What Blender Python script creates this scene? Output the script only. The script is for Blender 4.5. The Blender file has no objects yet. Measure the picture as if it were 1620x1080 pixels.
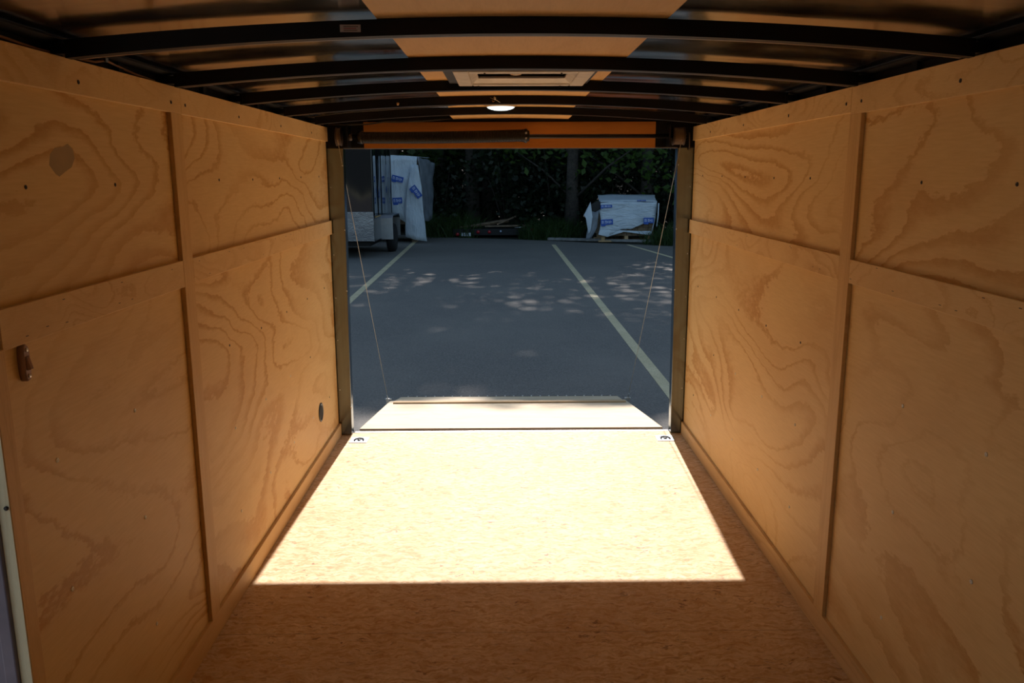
import bpy, bmesh, math, random
from mathutils import Vector, Matrix, noise
random.seed(7)
S = bpy.context.scene
C = S.collection
PI = math.pi

# ------------------------------------------------------------------ camera
PITCH, YAW, ROLL, FPX = 0.2004, 0.0103, -0.0028, 1301.3
cam_d = bpy.data.cameras.new('camera'); cam = bpy.data.objects.new('camera', cam_d); C.objects.link(cam)
cp, sp, cy, sy = math.cos(PITCH), math.sin(PITCH), math.cos(YAW), math.sin(YAW)
fwd = Vector((sy*cp, cy*cp, -sp)); rgt = Vector((cy, -sy, 0)); up = rgt.cross(fwd)
cr, sr = math.cos(ROLL), math.sin(ROLL)
R_, U_ = cr*rgt + sr*up, -sr*rgt + cr*up
M = Matrix((R_, U_, -fwd)).transposed().to_4x4(); M.translation = (-0.0446, 0, 1.5293)
cam.matrix_world = M
cam_d.sensor_width = 36; cam_d.lens = FPX/1620*36; cam_d.clip_start = 0.02; cam_d.clip_end = 300
S.camera = cam

# ------------------------------------------------------------------ light
SUN_DIR = Vector((0.034, 1, 0.884)).normalized()
w = bpy.data.worlds.new('sky'); S.world = w; w.use_nodes = True
wn = w.node_tree.nodes; wl = w.node_tree.links
sky = wn.new('ShaderNodeTexSky'); sky.sky_type = 'NISHITA'; sky.sun_disc = False
sky.sun_elevation = math.asin(SUN_DIR.z); sky.sun_rotation = math.atan2(SUN_DIR.x, SUN_DIR.y)
sky.air_density = 1.0; sky.dust_density = 0.6; sky.ozone_density = 1.0
bg = wn['Background']; bg.inputs['Strength'].default_value = 0.175
wb_ = wn.new('ShaderNodeMix'); wb_.data_type = 'RGBA'; wb_.blend_type = 'MULTIPLY'; wb_.inputs[0].default_value = 1; wb_.inputs[7].default_value = (1.0, 0.99, 0.86, 1)
wl.new(sky.outputs[0], wb_.inputs[6]); wl.new(wb_.outputs[2], bg.inputs['Color'])
sun_d = bpy.data.lights.new('sun', 'SUN'); sun = bpy.data.objects.new('sun', sun_d); C.objects.link(sun)
sun_d.energy = 7.7; sun_d.angle = math.radians(0.55); sun_d.color = (1.0, 0.895, 0.83)
sun.rotation_euler = (-SUN_DIR).to_track_quat('-Z', 'Y').to_euler()
sun.location = (0, 0, 30)
S.view_settings.view_transform = 'Standard'; S.view_settings.look = 'None'
S.view_settings.gamma = 1; S.view_settings.use_curve_mapping = False
S.view_settings.exposure = 0.16

# ------------------------------------------------------------------ material helpers
class N:
    def __init__(s, name, rough=0.6, metal=0.0, spec=0.5):
        s.m = bpy.data.materials.new(name); s.m.use_nodes = True
        s.t = s.m.node_tree; s.b = s.t.nodes['Principled BSDF']
        s.b.inputs['Roughness'].default_value = rough; s.b.inputs['Metallic'].default_value = metal
        s.b.inputs['Specular IOR Level'].default_value = spec
        s.out = s.t.nodes['Material Output']
    def set(s, inp, v):
        if hasattr(v, 'is_output') or isinstance(v, bpy.types.NodeSocket): s.t.links.new(v, inp)
        else:
            if isinstance(v, (tuple, list)) and len(v) == 3 and inp.type == 'RGBA': v = (*v, 1)
            inp.default_value = v
    def node(s, ty, ins=None, out=0, **kw):
        n = s.t.nodes.new('ShaderNode'+ty)
        for k, v in kw.items(): setattr(n, k, v)
        for k, v in (ins or {}).items(): s.set(n.inputs[k], v)
        return n.outputs[out]
    def math(s, op, a, b=0.0, c=0.0, clamp=False):
        n = s.t.nodes.new('ShaderNodeMath'); n.operation = op; n.use_clamp = clamp
        s.set(n.inputs[0], a); s.set(n.inputs[1], b)
        if op in ('MULTIPLY_ADD', 'SMOOTH_MIN'): s.set(n.inputs[2], c)
        return n.outputs[0]
    def vmath(s, op, a, b):
        n = s.t.nodes.new('ShaderNodeVectorMath'); n.operation = op
        s.set(n.inputs[0], a); s.set(n.inputs[1], b); return n.outputs[0]
    def obj(s): return s.node('TexCoord', out='Object')
    def noise(s, v, scale=1.0, detail=3.0, rough=0.5, dist=0.0, out=0):
        return s.node('TexNoise', {'Vector': v, 'Scale': scale, 'Detail': detail, 'Roughness': rough, 'Distortion': dist}, out)
    def rng(s, v, a, b, c=0.0, d=1.0, smooth=False):
        n = s.t.nodes.new('ShaderNodeMapRange'); n.clamp = True
        if smooth: n.interpolation_type = 'SMOOTHSTEP'
        for i, x in enumerate((v, a, b, c, d)): s.set(n.inputs[i], x)
        return n.outputs[0]
    def mix(s, f, a, b, blend='MIX'):
        n = s.t.nodes.new('ShaderNodeMix'); n.data_type = 'RGBA'; n.blend_type = blend
        s.set(n.inputs[0], f); s.set(n.inputs[6], a); s.set(n.inputs[7], b); return n.outputs[2]
    def bump(s, h, strength=0.3, dist=0.01):
        s.set(s.b.inputs['Normal'], s.node('Bump', {'Height': h, 'Strength': strength, 'Distance': dist}))
    def base(s, c): s.set(s.b.inputs['Base Color'], c)

def plain(name, col, rough=0.6, metal=0.0, spec=0.5, vary=0.12, scale=18):
    k = N(name, rough, metal, spec)
    n = k.noise(k.obj(), scale, 4)
    k.base(k.mix(k.rng(n, .3, .7), tuple(c*(1-vary) for c in col), tuple(min(1, c*(1+vary)) for c in col)))
    return k.m

def plywood(name, light, dark, ax=('Y', 'Z'), stretch=(0.60, 1.5), rings=17, amount=0.88, scale=1.0, rough=0.55):
    """rotary cut pine: contour-line figure that differs per sheet through the 'seed' attribute"""
    k = N(name, rough, 0, 0.25)
    seed = k.node('Attribute', out='Vector', attribute_name='seed')
    o = k.obj()
    sx, sy_, sz = {('Y','Z'): (0.0, stretch[0], stretch[1]), ('Z','Y'): (0.0, stretch[1], stretch[0]), ('X','Z'): (stretch[0], 0.05, stretch[1]),
             ('X','Y'): (stretch[0], stretch[1], 0.05), ('Y','X'): (stretch[1], stretch[0], 0.05)}[ax]
    p = k.vmath('ADD', k.vmath('MULTIPLY', o, (sx*scale, sy_*scale, sz*scale)), seed)
    warp = k.noise(p, 3.2, 2, 0.5, out=1)
    pw = k.vmath('ADD', p, k.vmath('MULTIPLY', warp, (0.10, 0.10, 0.10)))
    n1 = k.noise(pw, 1.05, 1.6, 0.45, 0.5)
    jg = k.noise(k.vmath('MULTIPLY', p, (7, 7, 7)), 4, 3, 0.65)
    ph = k.math('ADD', k.math('MULTIPLY', n1, rings), k.math('MULTIPLY', jg, 0.55))
    fr = k.math('FRACT', ph)
    wide = k.rng(k.noise(k.vmath('ADD', p, (1, 15, 3)), 1.1, 1), 0.42, 0.6, 0.78, 0.30)
    line = k.math('MULTIPLY', k.rng(fr, wide, 0.90, smooth=True), k.rng(fr, 0.93, 1.0, 1, 0, smooth=True))
    jag = k.noise(k.vmath('MULTIPLY', p, (6, 6, 6)), 5, 3, 0.7)
    line = k.math('MULTIPLY', line, k.rng(jag, 0.2, 0.6, 0.5, 1.0))
    area = k.rng(k.noise(k.vmath('ADD', p, (9.1, 4.3, 2.2)), 1.3, 2), 0.38, 0.62, 0.22, 1.0, smooth=True)
    line = k.math('MULTIPLY', k.math('MULTIPLY', line, area), amount)
    fib = k.noise(k.vmath('MULTIPLY', p, (10, 6, 34)), 3.0, 3, 0.6)
    blot = k.rng(k.noise(k.vmath('ADD', p, (3, 7, 5)), 2.6, 4, 0.6), 0.35, 0.75, smooth=True)
    mid = tuple(a*0.62+b*0.38 for a, b in zip(light, dark))
    c = k.mix(k.math('MULTIPLY', blot, 0.6), light, mid)
    c = k.mix(line, c, dark)
    c = k.mix(k.rng(fib, 0.35, 0.8, 0.0, 0.22), c, tuple(x*0.82 for x in dark))
    k.base(c)
    k.bump(fib, 0.04, 0.001)
    return k.m

def osb():
    k = N('osb_flakes', 0.62, 0, 0.3)
    o = k.obj()
    wob = k.vmath('MULTIPLY', k.vmath('SUBTRACT', k.noise(o, 11, 3, 0.6, out=1), (.5, .5, .5)), (0.10, 0.10, 0))
    ow = k.vmath('ADD', o, wob)
    def rot(a, sc, off):
        mp = k.t.nodes.new('ShaderNodeMapping'); k.set(mp.inputs['Vector'], ow)
        mp.inputs['Rotation'].default_value = (0, 0, a); mp.inputs['Location'].default_value = off; mp.inputs['Scale'].default_value = sc
        return mp.outputs[0]
    f1 = k.noise(rot(0.06, (12, 60, 1), (0, 0, 0)), 1, 3, 0.6); f2 = k.noise(rot(-0.35, (14, 52, 1), (3, 1, 0)), 1, 3, 0.6); f3 = k.noise(rot(0.5, (15, 50, 1), (7, 5, 0)), 1, 3, 0.6)
    pk = k.noise(o, 17, 2)
    v = k.mix(k.rng(pk, 0.42, 0.48), f1, f2); v = k.mix(k.rng(pk, 0.56, 0.60), v, f3)
    r = k.t.nodes.new('ShaderNodeValToRGB'); k.set(r.inputs[0], v)
    e = r.color_ramp.elements; e[0].position = 0.28; e[0].color = (0.46, 0.25, 0.095, 1); e[1].position = 0.72; e[1].color = (0.84, 0.67, 0.47, 1)
    x = e.new(0.42); x.color = (0.63, 0.41, 0.20, 1); x = e.new(0.54); x.color = (0.77, 0.58, 0.35, 1)
    big = k.noise(o, 3.2, 4, 0.65)
    c = k.mix(k.rng(big, 0.35, 0.7, 0, 0.42), r.outputs[0], (0.50, 0.28, 0.11))
    fine = k.noise(k.vmath('MULTIPLY', ow, (40, 190, 1)), 1.0, 3, 0.7)
    c = k.mix(k.rng(fine, 0.42, 0.72, 0, 0.5), c, (0.36, 0.18, 0.06))
    fl1 = k.noise(rot(0.12, (19, 85, 1), (2, 8, 0)), 1.0, 2, 0.55); fl2 = k.noise(rot(-0.5, (21, 70, 1), (5, 2, 0)), 1.0, 2, 0.55)
    patch = k.rng(k.noise(o, 4.5, 3), 0.42, 0.66, 0.15, 1.0)
    dk = k.math('MULTIPLY', k.math('MAXIMUM', k.rng(fl1, 0.625, 0.68), k.rng(fl2, 0.64, 0.69)), patch)
    c = k.mix(k.math('MULTIPLY', dk, 0.85), c, (0.14, 0.055, 0.02))
    sxyz = k.node('SeparateXYZ', {0: o}, 1)
    wb = k.math('MULTIPLY', k.noise(k.vmath('MULTIPLY', o, (6, 0, 0)), 1, 2), 0.004)
    j = k.math('ABSOLUTE', k.math('SUBTRACT', k.math('ADD', sxyz, wb), 2.553))
    c = k.mix(k.rng(j, 0.0006, 0.0020, 0.6, 0.0), c, (0.10, 0.05, 0.02))
    k.base(c); k.bump(fine, 0.10, 0.002)
    return k.m

def asphalt():
    k = N('asphalt', 0.85, 0, 0.35)
    o = k.obj()
    g = k.math('ADD', k.math('MULTIPLY', k.noise(o, 48, 3, 0.8), 0.5), k.math('MULTIPLY', k.noise(o, 130, 2, 0.8), 0.5)); g2 = k.noise(o, 9, 4, 0.65); big = k.noise(o, 0.7, 4, 0.6)
    c = k.mix(k.rng(g, 0.38, 0.62), (0.060, 0.060, 0.057), (0.245, 0.235, 0.215))
    c = k.mix(k.rng(g2, 0.3, 0.7, 0, 0.4), c, (0.10, 0.10, 0.10))
    c = k.mix(k.rng(big, 0.38, 0.66, 0, 0.45), c, (0.20, 0.19, 0.17))
    sp_ = k.noise(k.vmath('ADD', o, (5, 5, 5)), 160, 2, 0.5)
    c = k.mix(k.rng(sp_, 0.70, 0.76, 0, 0.6), c, (0.38, 0.37, 0.35))
    k.base(c); k.bump(g, 0.5, 0.006); return k.m

def line_paint():
    k = N('line_paint', 0.75)
    o = k.obj(); n = k.noise(o, 60, 4, 0.75); n2 = k.noise(o, 3.0, 3)
    c = k.mix(k.rng(n2, 0.3, 0.7), (0.52, 0.45, 0.27), (0.64, 0.56, 0.36))
    k.base(k.mix(k.rng(n, 0.52, 0.68, 0, 0.65), c, (0.10, 0.10, 0.10))); return k.m

def leaf(name, col, tr=0.35):
    k = N(name, 0.55, 0, 0.35)
    o = k.obj(); n = k.noise(o, 1.4, 3)
    c = k.mix(k.rng(n, .3, .7), tuple(x*0.6 for x in col), tuple(x*1.3 for x in col))
    k.base(c)
    t = k.node('BsdfTranslucent', {'Color': k.mix(0.5, c, (0.10, 0.16, 0.01))})
    ms = k.node('MixShader', {0: tr, 1: k.b.outputs[0], 2: t})
    k.t.links.new(ms, k.out.inputs[0]); return k.m

def skin_metal():
    k = N('aluminium_roof_skin', 0.13, 1.0)
    o = k.obj()
    st = k.noise(k.vmath('MULTIPLY', o, (3, 120, 3)), 1, 3)
    k.base(k.mix(k.rng(st, .3, .7), (0.60, 0.55, 0.48), (0.68, 0.63, 0.56)))
    k.set(k.b.inputs['Roughness'], k.rng(k.noise(o, 6, 4, 0.6), .3, .7, 0.10, 0.2))
    k.bump(k.noise(k.vmath('MULTIPLY', o, (1.2, 2.6, 1)), 1.2, 2, 0.4), 0.35, 0.03); return k.m

def steel(name, col, rough, ax=(60, 60, 1.2), bump=0.04):
    k = N(name, rough, 1.0); o = k.obj()
    st = k.noise(k.vmath('MULTIPLY', o, ax), 1, 3)
    k.base(k.mix(k.rng(st, .3, .7), tuple(c*.88 for c in col), col)); 
    if bump: k.bump(st, bump, 0.001)
    return k.m

PINE_L, PINE_D = (0.82, 0.575, 0.255), (0.58, 0.295, 0.08)
M_ = {}
M_['wall'] = plywood('pine_plywood_sheet', PINE_L, PINE_D)
M_['trim'] = plywood('pine_plywood_strip', (0.82, 0.57, 0.26), (0.58, 0.30, 0.09), stretch=(1.0, 2.4), rings=16, amount=0.5, scale=1.6)
M_['stud'] = plywood('pine_batten', (0.76, 0.50, 0.21), (0.52, 0.27, 0.085), ax=('Z', 'Y'), stretch=(0.8, 14), rings=9, amount=0.4)
M_['base'] = plywood('pine_base_strip', (0.76, 0.51, 0.23), (0.52, 0.28, 0.09), stretch=(0.8, 7), rings=9, amount=0.4)
M_['luan'] = plywood('luan_ceiling_ply', (0.76, 0.48, 0.19), (0.60, 0.33, 0.11), ax=('X', 'Y'), stretch=(9, 1.2), rings=4, amount=0.35)
M_['header'] = plywood('stained_header_ply', (0.56, 0.225, 0.045), (0.42, 0.14, 0.022), ax=('X', 'Z'), stretch=(1.0, 9), rings=6, amount=0.4)
M_['ramp'] = plywood('ramp_plywood', (0.64, 0.53, 0.37), (0.38, 0.30, 0.20), ax=('X', 'Y'), stretch=(0.9, 3.5), rings=8, amount=0.5)
M_['jamb'] = plywood('brightened_jamb_pine', (0.88, 0.74, 0.48), (0.7, 0.5, 0.25), ax=('X', 'Z'), stretch=(12, 0.8), rings=6, amount=0.3)  # pine raised in tone so the jamb looks lit by daylight
M_['cleat'] = plywood('cleat_pine', (0.58, 0.40, 0.22), (0.36, 0.21, 0.09), ax=('X', 'Z'), stretch=(1, 9), rings=6, amount=0.5)
M_['osb'] = osb()
M_['asphalt'] = asphalt(); M_['line'] = line_paint()
M_['black'] = plain('black_painted_steel', (0.005, 0.0048, 0.005), 0.5, 0, 0.22)
M_['spring'] = plain('oiled_spring_steel', (0.02, 0.018, 0.017), 0.35, 0.5)
M_['skin'] = skin_metal()
M_['post'] = steel('satin_stainless', (0.25, 0.30, 0.35), 0.17, (60, 60, 1.0), 0)
M_['frame_grey'] = plain('purplish_grey_frame', (0.20, 0.17, 0.21), 0.4, 0.3)
M_['plate_grey'] = plain('blue_grey_plate', (0.028, 0.035, 0.048), 0.6, 0, 0.25)
M_['flange'] = plain('worn_flange_steel', (0.16, 0.13, 0.11), 0.35, 0.7)
M_['galv'] = steel('galvanised_sheet', (0.30, 0.33, 0.36), 0.4, (8, 8, 8))
M_['zinc'] = plain('zinc_plated', (0.62, 0.62, 0.60), 0.3, 1.0)
M_['alu'] = steel('bright_aluminium', (0.72, 0.73, 0.74), 0.32, (3, 60, 3))
M_['alu_dull'] = steel('dull_aluminium', (0.36, 0.39, 0.43), 0.35, (8, 8, 8))
M_['cable'] = plain('steel_cable', (0.50, 0.44, 0.34), 0.45, 0.6)
M_['spool'] = plain('wound_cable_brown', (0.07, 0.045, 0.03), 0.5, 0.3)
M_['wound'] = plain('brown_wound_cable', (0.16, 0.10, 0.055), 0.5, 0.2)
M_['white_plastic'] = plain('white_plastic', (0.72, 0.66, 0.55), 0.4)
M_['taupe'] = plain('brownish_switch_plastic', (0.36, 0.21, 0.15), 0.38)
M_['screw_bright'] = plain('bright_screw_head', (0.85, 0.82, 0.74), 0.35)
M_['dark_screw'] = plain('dark_screw', (0.05, 0.04, 0.035), 0.4, 0.6)
M_['rubber'] = plain('rubber', (0.012, 0.012, 0.013), 0.75)
M_['wire'] = plain('tan_wire', (0.30, 0.16, 0.06), 0.5)
M_['conduit'] = plain('dark_loom', (0.03, 0.026, 0.024), 0.5)
M_['concrete'] = plain('concrete', (0.22, 0.22, 0.22), 0.9, vary=.25, scale=9)
M_['bark'] = plain('bark', (0.045, 0.038, 0.032), 0.95, vary=.4, scale=12)
M_['soil'] = plain('leaf_litter', (0.022, 0.024, 0.012), 0.95, vary=.5, scale=5)
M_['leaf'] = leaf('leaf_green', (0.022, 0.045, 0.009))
M_['leaf_shaded'] = leaf('leaf_shaded_tint', (0.007, 0.015, 0.005), 0.08)  # darker copy of the leaf green, woodland shade put into the colour
M_['leaf_sunny'] = leaf('leaf_sunlit_tint', (0.055, 0.11, 0.02), 0.35)  # lighter copy of the leaf green, sunlight put into the colour
M_['grass'] = leaf('grass_blades', (0.04, 0.08, 0.02))
M_['wrap'] = plain('white_lumber_wrap', (0.52, 0.60, 0.68), 0.45, vary=.08, scale=2.5)
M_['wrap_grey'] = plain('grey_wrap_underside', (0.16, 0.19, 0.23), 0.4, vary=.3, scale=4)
def wrapm(ax=(2.0, 2.0, 9.0)):
    k = N('white_lumber_wrap_creased', 0.42, 0, 0.5); o = k.obj()
    n = k.noise(o, 2.5, 3); k.base(k.mix(k.rng(n, .3, .7), (0.46, 0.54, 0.62), (0.58, 0.66, 0.74)))
    k.bump(k.noise(k.vmath('MULTIPLY', o, ax), 1.6, 3, 0.6, 0.8), 0.9, 0.06); return k.m
M_['wrap_creased'] = wrapm()
M_['wrap_draped'] = wrapm((7.0, 7.0, 1.6))
M_['print'] = plain('blue_print', (0.02, 0.09, 0.42), 0.5)
M_['print_white'] = plain('white_print', (0.5, 0.6, 0.8), 0.5)
M_['lumber'] = plain('weathered_lumber', (0.20, 0.14, 0.09), 0.85, vary=.35, scale=7)
M_['red_lens'] = plain('red_lens', (0.35, 0.01, 0.02), 0.25)
M_['paper'] = plain('paper_label', (0.42, 0.34, 0.30), 0.6)
M_['ink'] = plain('label_ink', (0.10, 0.07, 0.05), 0.6)
M_['ink_red'] = plain('label_red_ink', (0.30, 0.03, 0.05), 0.6)
M_['dark_hole'] = plain('black_plastic', (0.012, 0.016, 0.016), 0.35)
M_['stain'] = plain('dull_brown_patch', (0.42, 0.29, 0.13), 0.6, vary=.05)
M_['base_amber'] = plain('lamp_base_plastic', (0.55, 0.36, 0.13), 0.4)
def gloss_black():
    k = N('gloss_black_trailer_skin', 0.06, 0, 0.9); o = k.obj()
    k.base((0.008, 0.010, 0.015)); k.set(k.b.inputs['Specular IOR Level'], 0.4)
    k.bump(k.noise(k.vmath('MULTIPLY', o, (1.2, 1.9, 0.12)), 1.0, 1), 1.0, 0.09); return k.m
M_['gloss'] = gloss_black()
def lens():
    k = N('lit_dome_lens', 0.3)
    k.base((0.9, 0.95, 0.95)); k.set(k.b.inputs['Emission Color'], (0.75, 0.97, 1.0)); k.set(k.b.inputs['Emission Strength'], 1.6); return k.m
M_['lens'] = lens()
def dstone():
    k = N('diamond_plate', 0.28, 1.0); o = k.obj()
    v = k.node('TexVoronoi', {'Vector': k.vmath('MULTIPLY', o, (30, 30, 30)), 'Scale': 1.0}, 0)
    k.base((0.25, 0.28, 0.33)); k.bump(k.math('ADD', k.math('MULTIPLY', v, 0.15), k.noise(o, 3.0, 2)), 0.35, 0.03); return k.m
M_['diamond'] = dstone()

# ------------------------------------------------------------------ geometry helpers
def mesh_obj(name, bm, mat, parent=None, smooth=False, bevel=0):
    me = bpy.data.meshes.new(name)
    bmesh.ops.recalc_face_normals(bm, faces=bm.faces) if not getattr(bm, '_open', False) else None
    seeds = None
    lay = bm.faces.layers.float_vector.get('seed')
    if lay: seeds = [tuple(f[lay]) for f in bm.faces]
    bm.to_mesh(me); bm.free()
    if smooth:
        for p in me.polygons: p.use_smooth = True
    mats = mat if isinstance(mat, (list, tuple)) else [mat]
    for m in mats: me.materials.append(m)
    o = bpy.data.objects.new(name, me); C.objects.link(o)
    if parent: o.parent = parent
    if bevel:
        b = o.modifiers.new('bevel', 'BEVEL'); b.width = bevel; b.segments = 2; b.limit_method = 'ANGLE'
    return o
def BM():
    bm = bmesh.new(); bm.faces.layers.float_vector.new('seed'); return bm
def box(bm, lo, hi, seed=None, mi=0):
    lay = bm.faces.layers.float_vector['seed']
    vs = [bm.verts.new((x, y, z)) for x in (lo[0], hi[0]) for y in (lo[1], hi[1]) for z in (lo[2], hi[2])]
    for idx in ((0,1,3,2),(4,6,7,5),(0,4,5,1),(2,3,7,6),(0,2,6,4),(1,5,7,3)):
        f = bm.faces.new([vs[i] for i in idx]); f.material_index = mi
        if seed: f[lay] = seed
    return vs
def hexa(bm, pts, mi=0):
    """pts: 4 bottom, 4 top (same order)"""
    vs = [bm.verts.new(p) for p in pts]
    for idx in ((3,2,1,0),(4,5,6,7),(0,1,5,4),(1,2,6,5),(2,3,7,6),(3,0,4,7)):
        bm.faces.new([vs[i] for i in idx]).material_index = mi
def tube(bm, pts, r, n=10, cap=True, mi=0):
    pts = [Vector(p) for p in pts]; rings = []
    rs = r if isinstance(r, (list, tuple)) else [r]*len(pts)
    ref = None
    for i, p in enumerate(pts):
        t = (pts[min(i+1, len(pts)-1)] - pts[max(i-1, 0)]).normalized()
        if ref is None:
            ref = Vector((0, 0, 1)) if abs(t.z) < 0.9 else Vector((1, 0, 0))
        a = t.cross(ref).normalized(); b = a.cross(t).normalized(); ref = b
        rings.append([bm.verts.new(p + rs[i]*(math.cos(2*PI*k/n)*a + math.sin(2*PI*k/n)*b)) for k in range(n)])
    for i in range(len(rings)-1):
        for k in range(n):
            f = bm.faces.new((rings[i][k], rings[i][(k+1)%n], rings[i+1][(k+1)%n], rings[i+1][k])); f.smooth = True; f.material_index = mi
    if cap:
        bm.faces.new(rings[0][::-1]).material_index = mi; bm.faces.new(rings[-1]).material_index = mi
def lathe(bm, prof, origin, axis='Z', n=24, flip=1):
    """prof: list of (r, h) along axis"""
    o = Vector(origin); rings = []
    for r, h in prof:
        ring = []
        for k in range(n):
            a = 2*PI*k/n; c, s = math.cos(a)*r, math.sin(a)*r; h_ = h*flip
            v = {'Z': (c, s, h_), 'X': (h_, c, s), 'Y': (c, h_, s)}[axis]
            ring.append(bm.verts.new(o+Vector(v)))
        rings.append(ring)
    for i in range(len(rings)-1):
        for k in range(n):
            f = bm.faces.new((rings[i][k], rings[i][(k+1)%n], rings[i+1][(k+1)%n], rings[i+1][k])); f.smooth = True
    bm.faces.new(rings[0]); bm.faces.new(rings[-1])
def structure(name, bm, mat, parent=None, label=None, **kw):
    o = mesh_obj(name, bm, mat, parent, **kw)
    if parent is None:
        o['kind'] = 'structure'
        if label: o['label'] = label
    return o
def tag(o, label, cat, group=None, kind=None):
    o['label'] = label; o['category'] = cat
    if group: o['group'] = group
    if kind: o['kind'] = kind
    return o
def empty(name, loc, label, cat, group=None):
    o = bpy.data.objects.new(name, None); C.objects.link(o); o.location = loc; o.empty_display_size = 0.05
    return tag(o, label, cat, group)
def part(name, bm, mat, parent, **kw):
    """mesh written in world coordinates under a thing whose origin is at parent.location"""
    o = mesh_obj(name, bm, mat, None, **kw); o.parent = parent
    off = Vector((0, 0, 0)); q = parent
    while q: off += q.location; q = q.parent
    o.data.transform(Matrix.Translation(-off))
    return o
def copies(proto, locs, parent=None):
    for i, l in enumerate(locs):
        o = proto if i == 0 else proto.copy()
        if i: C.objects.link(o)
        o.parent = parent; o.location = l

W, DR, FR = 1.03, 4.72, -0.42             # wall plane, rear end of sheets, front wall set close to bounce light
TT = 0.0133; TX = W-TT                    # strip thickness, strip inner face
HW = 1.787                                # top of the sheets
G = -0.33                                 # asphalt level
DO = (0.45, 1.545)                        # side door opening along Y (left wall), widened to let in more daylight
SY = 2.507; SW = 0.08                     # batten

# ------------------------------------------------------------------ floor, walls
bm = BM(); box(bm, (-W-.01, FR, -0.02), (W+.01, 4.775, 0)); structure('floor', bm, M_['osb'], label='oriented strand board floor of the trailer, rear half in sun')
walls = {}
for side, s in (('left', -1), ('right', 1)):
    bm = BM()
    x0, x1 = sorted((s*W, s*(W+.010)))
    mid = 1.237
    ys = [(FR, 0.0), (0.0, SY+.04), (SY+.04, DR)]
    for i, (a, b) in enumerate(ys):
        segs = [(a, b)]
        if side == 'left':
            segs = [(max(a, p), min(b, q)) for p, q in ((FR, DO[0]), (DO[1], DR)) if max(a, p) < min(b, q)]
        for a2, b2 in segs:
            box(bm, (x0, a2, 0), (x1, b2, mid), (0, 3.1*i+(5.5 if s > 0 else 0.3), 2.7*i+s*1.9))
            box(bm, (x0, a2, mid), (x1, b2, HW), (0, 1.7*i+(8.2 if s > 0 else 0.9), 4.4*i+s*3.3))
    walls[side] = structure('wall_'+side, bm, M_['wall'], label=('left' if s < 0 else 'right')+' plywood wall of the trailer')
    # outer skin
    bm = BM(); xa, xb = sorted((s*1.082, s*1.088))
    for p, q in (((FR, DO[0]), (DO[1], 4.80)) if s < 0 else ((FR, 4.80),)): box(bm, (xa, p, -.12), (xb, q, 1.86))
    if s < 0: box(bm, (xa, DO[0], 1.76), (xb, DO[1], 1.86))
    structure('wall_%s_outer_skin' % side, bm, M_['gloss'])
bm = BM(); box(bm, (-W-.05, FR-.02, -.02), (W+.05, FR, 1.86), (0, 4, 1)); structure('wall_front', bm, M_['jamb'])  # unseen wall, kept pale and close to bounce light onto the near floor

# ceiling skin (wavy aluminium between the bows)
def zc(x, y=0):
    t = min(1, max(0, (y-4.365)/.07)); return 1.868 - 0.046*x*x - .034*t*t*(3-2*t)
BOWS = [0.07, 0.68, 1.29, 1.90, 2.51, 3.12, 3.73, 4.34]
VENT = (-0.19, 0.22, 2.64, 3.06)
def build_skin():
    bm = BM(); nx, ny = 90, 300; X0, X1, Y0, Y1 = -1.04, 1.04, FR, 4.76
    grid = []
    for j in range(ny+1):
        y = Y0+(Y1-Y0)*j/ny; row = []
        d = min(abs(y-b) for b in BOWS+[4.73])/0.305; d = min(d, 1)
        for i in range(nx+1):
            x = X0+(X1-X0)*i/nx
            edge = min(1, (1.04-abs(x))/0.25)
            amp = math.sin(d*PI/2)*edge
            wv = noise.noise(Vector((x*1.5+3, y*1.9, 0.3)))*0.014 + noise.noise(Vector((x*3.7, y*4.3, 5)))*0.004
            z = zc(x)+0.009 + (wv+0.004)*amp
            if abs(x) < 0.36: z = max(z, zc(x)+0.006)
            row.append(bm.verts.new((x, y, z)))
        grid.append(row)
    for j in range(ny):
        for i in range(nx):
            xm = X0+(X1-X0)*(i+.5)/nx; ym = Y0+(Y1-Y0)*(j+.5)/ny
            if VENT[0] < xm < VENT[1] and VENT[2] < ym < VENT[3]: continue
            f = bm.faces.new((grid[j][i], grid[j][i+1], grid[j+1][i+1], grid[j+1][i])); f.smooth = True
    r = bmesh.ops.extrude_face_region(bm, geom=list(bm.faces))
    for v in r['geom']:
        if isinstance(v, bmesh.types.BMVert): v.co.z += 0.012
    return bm
structure('ceiling', build_skin(), M_['skin'], label='wavy bare aluminium roof skin')
def strip():
    bm = BM(); lay = bm.faces.layers.float_vector['seed']
    ysegs = [FR, 0.68, 1.90, VENT[2], VENT[3], 3.73, 4.365, 4.38, 4.40, 4.42, 4.435, 4.70]
    for j in range(len(ysegs)-1):
        a, b = ysegs[j], ysegs[j+1]; n = 16
        for i in range(n):
            xa, xb = -0.318+0.636*i/n, -0.318+0.636*(i+1)/n
            if j == 3 and xa > VENT[0]-.02 and xb < VENT[1]+.02: continue
            hexa(bm, [(xa, a, zc(xa, a)-.001), (xb, a, zc(xb, a)-.001), (xb, b, zc(xb, b)-.001), (xa, b, zc(xa, b)-.001),
                      (xa, a, zc(xa, a)+.004), (xb, a, zc(xb, a)+.004), (xb, b, zc(xb, b)+.004), (xa, b, zc(xa, b)+.004)])
    return bm
structure('ceiling_strip', strip(), M_['luan'], label='tan plywood strip down the middle of the ceiling')

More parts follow.
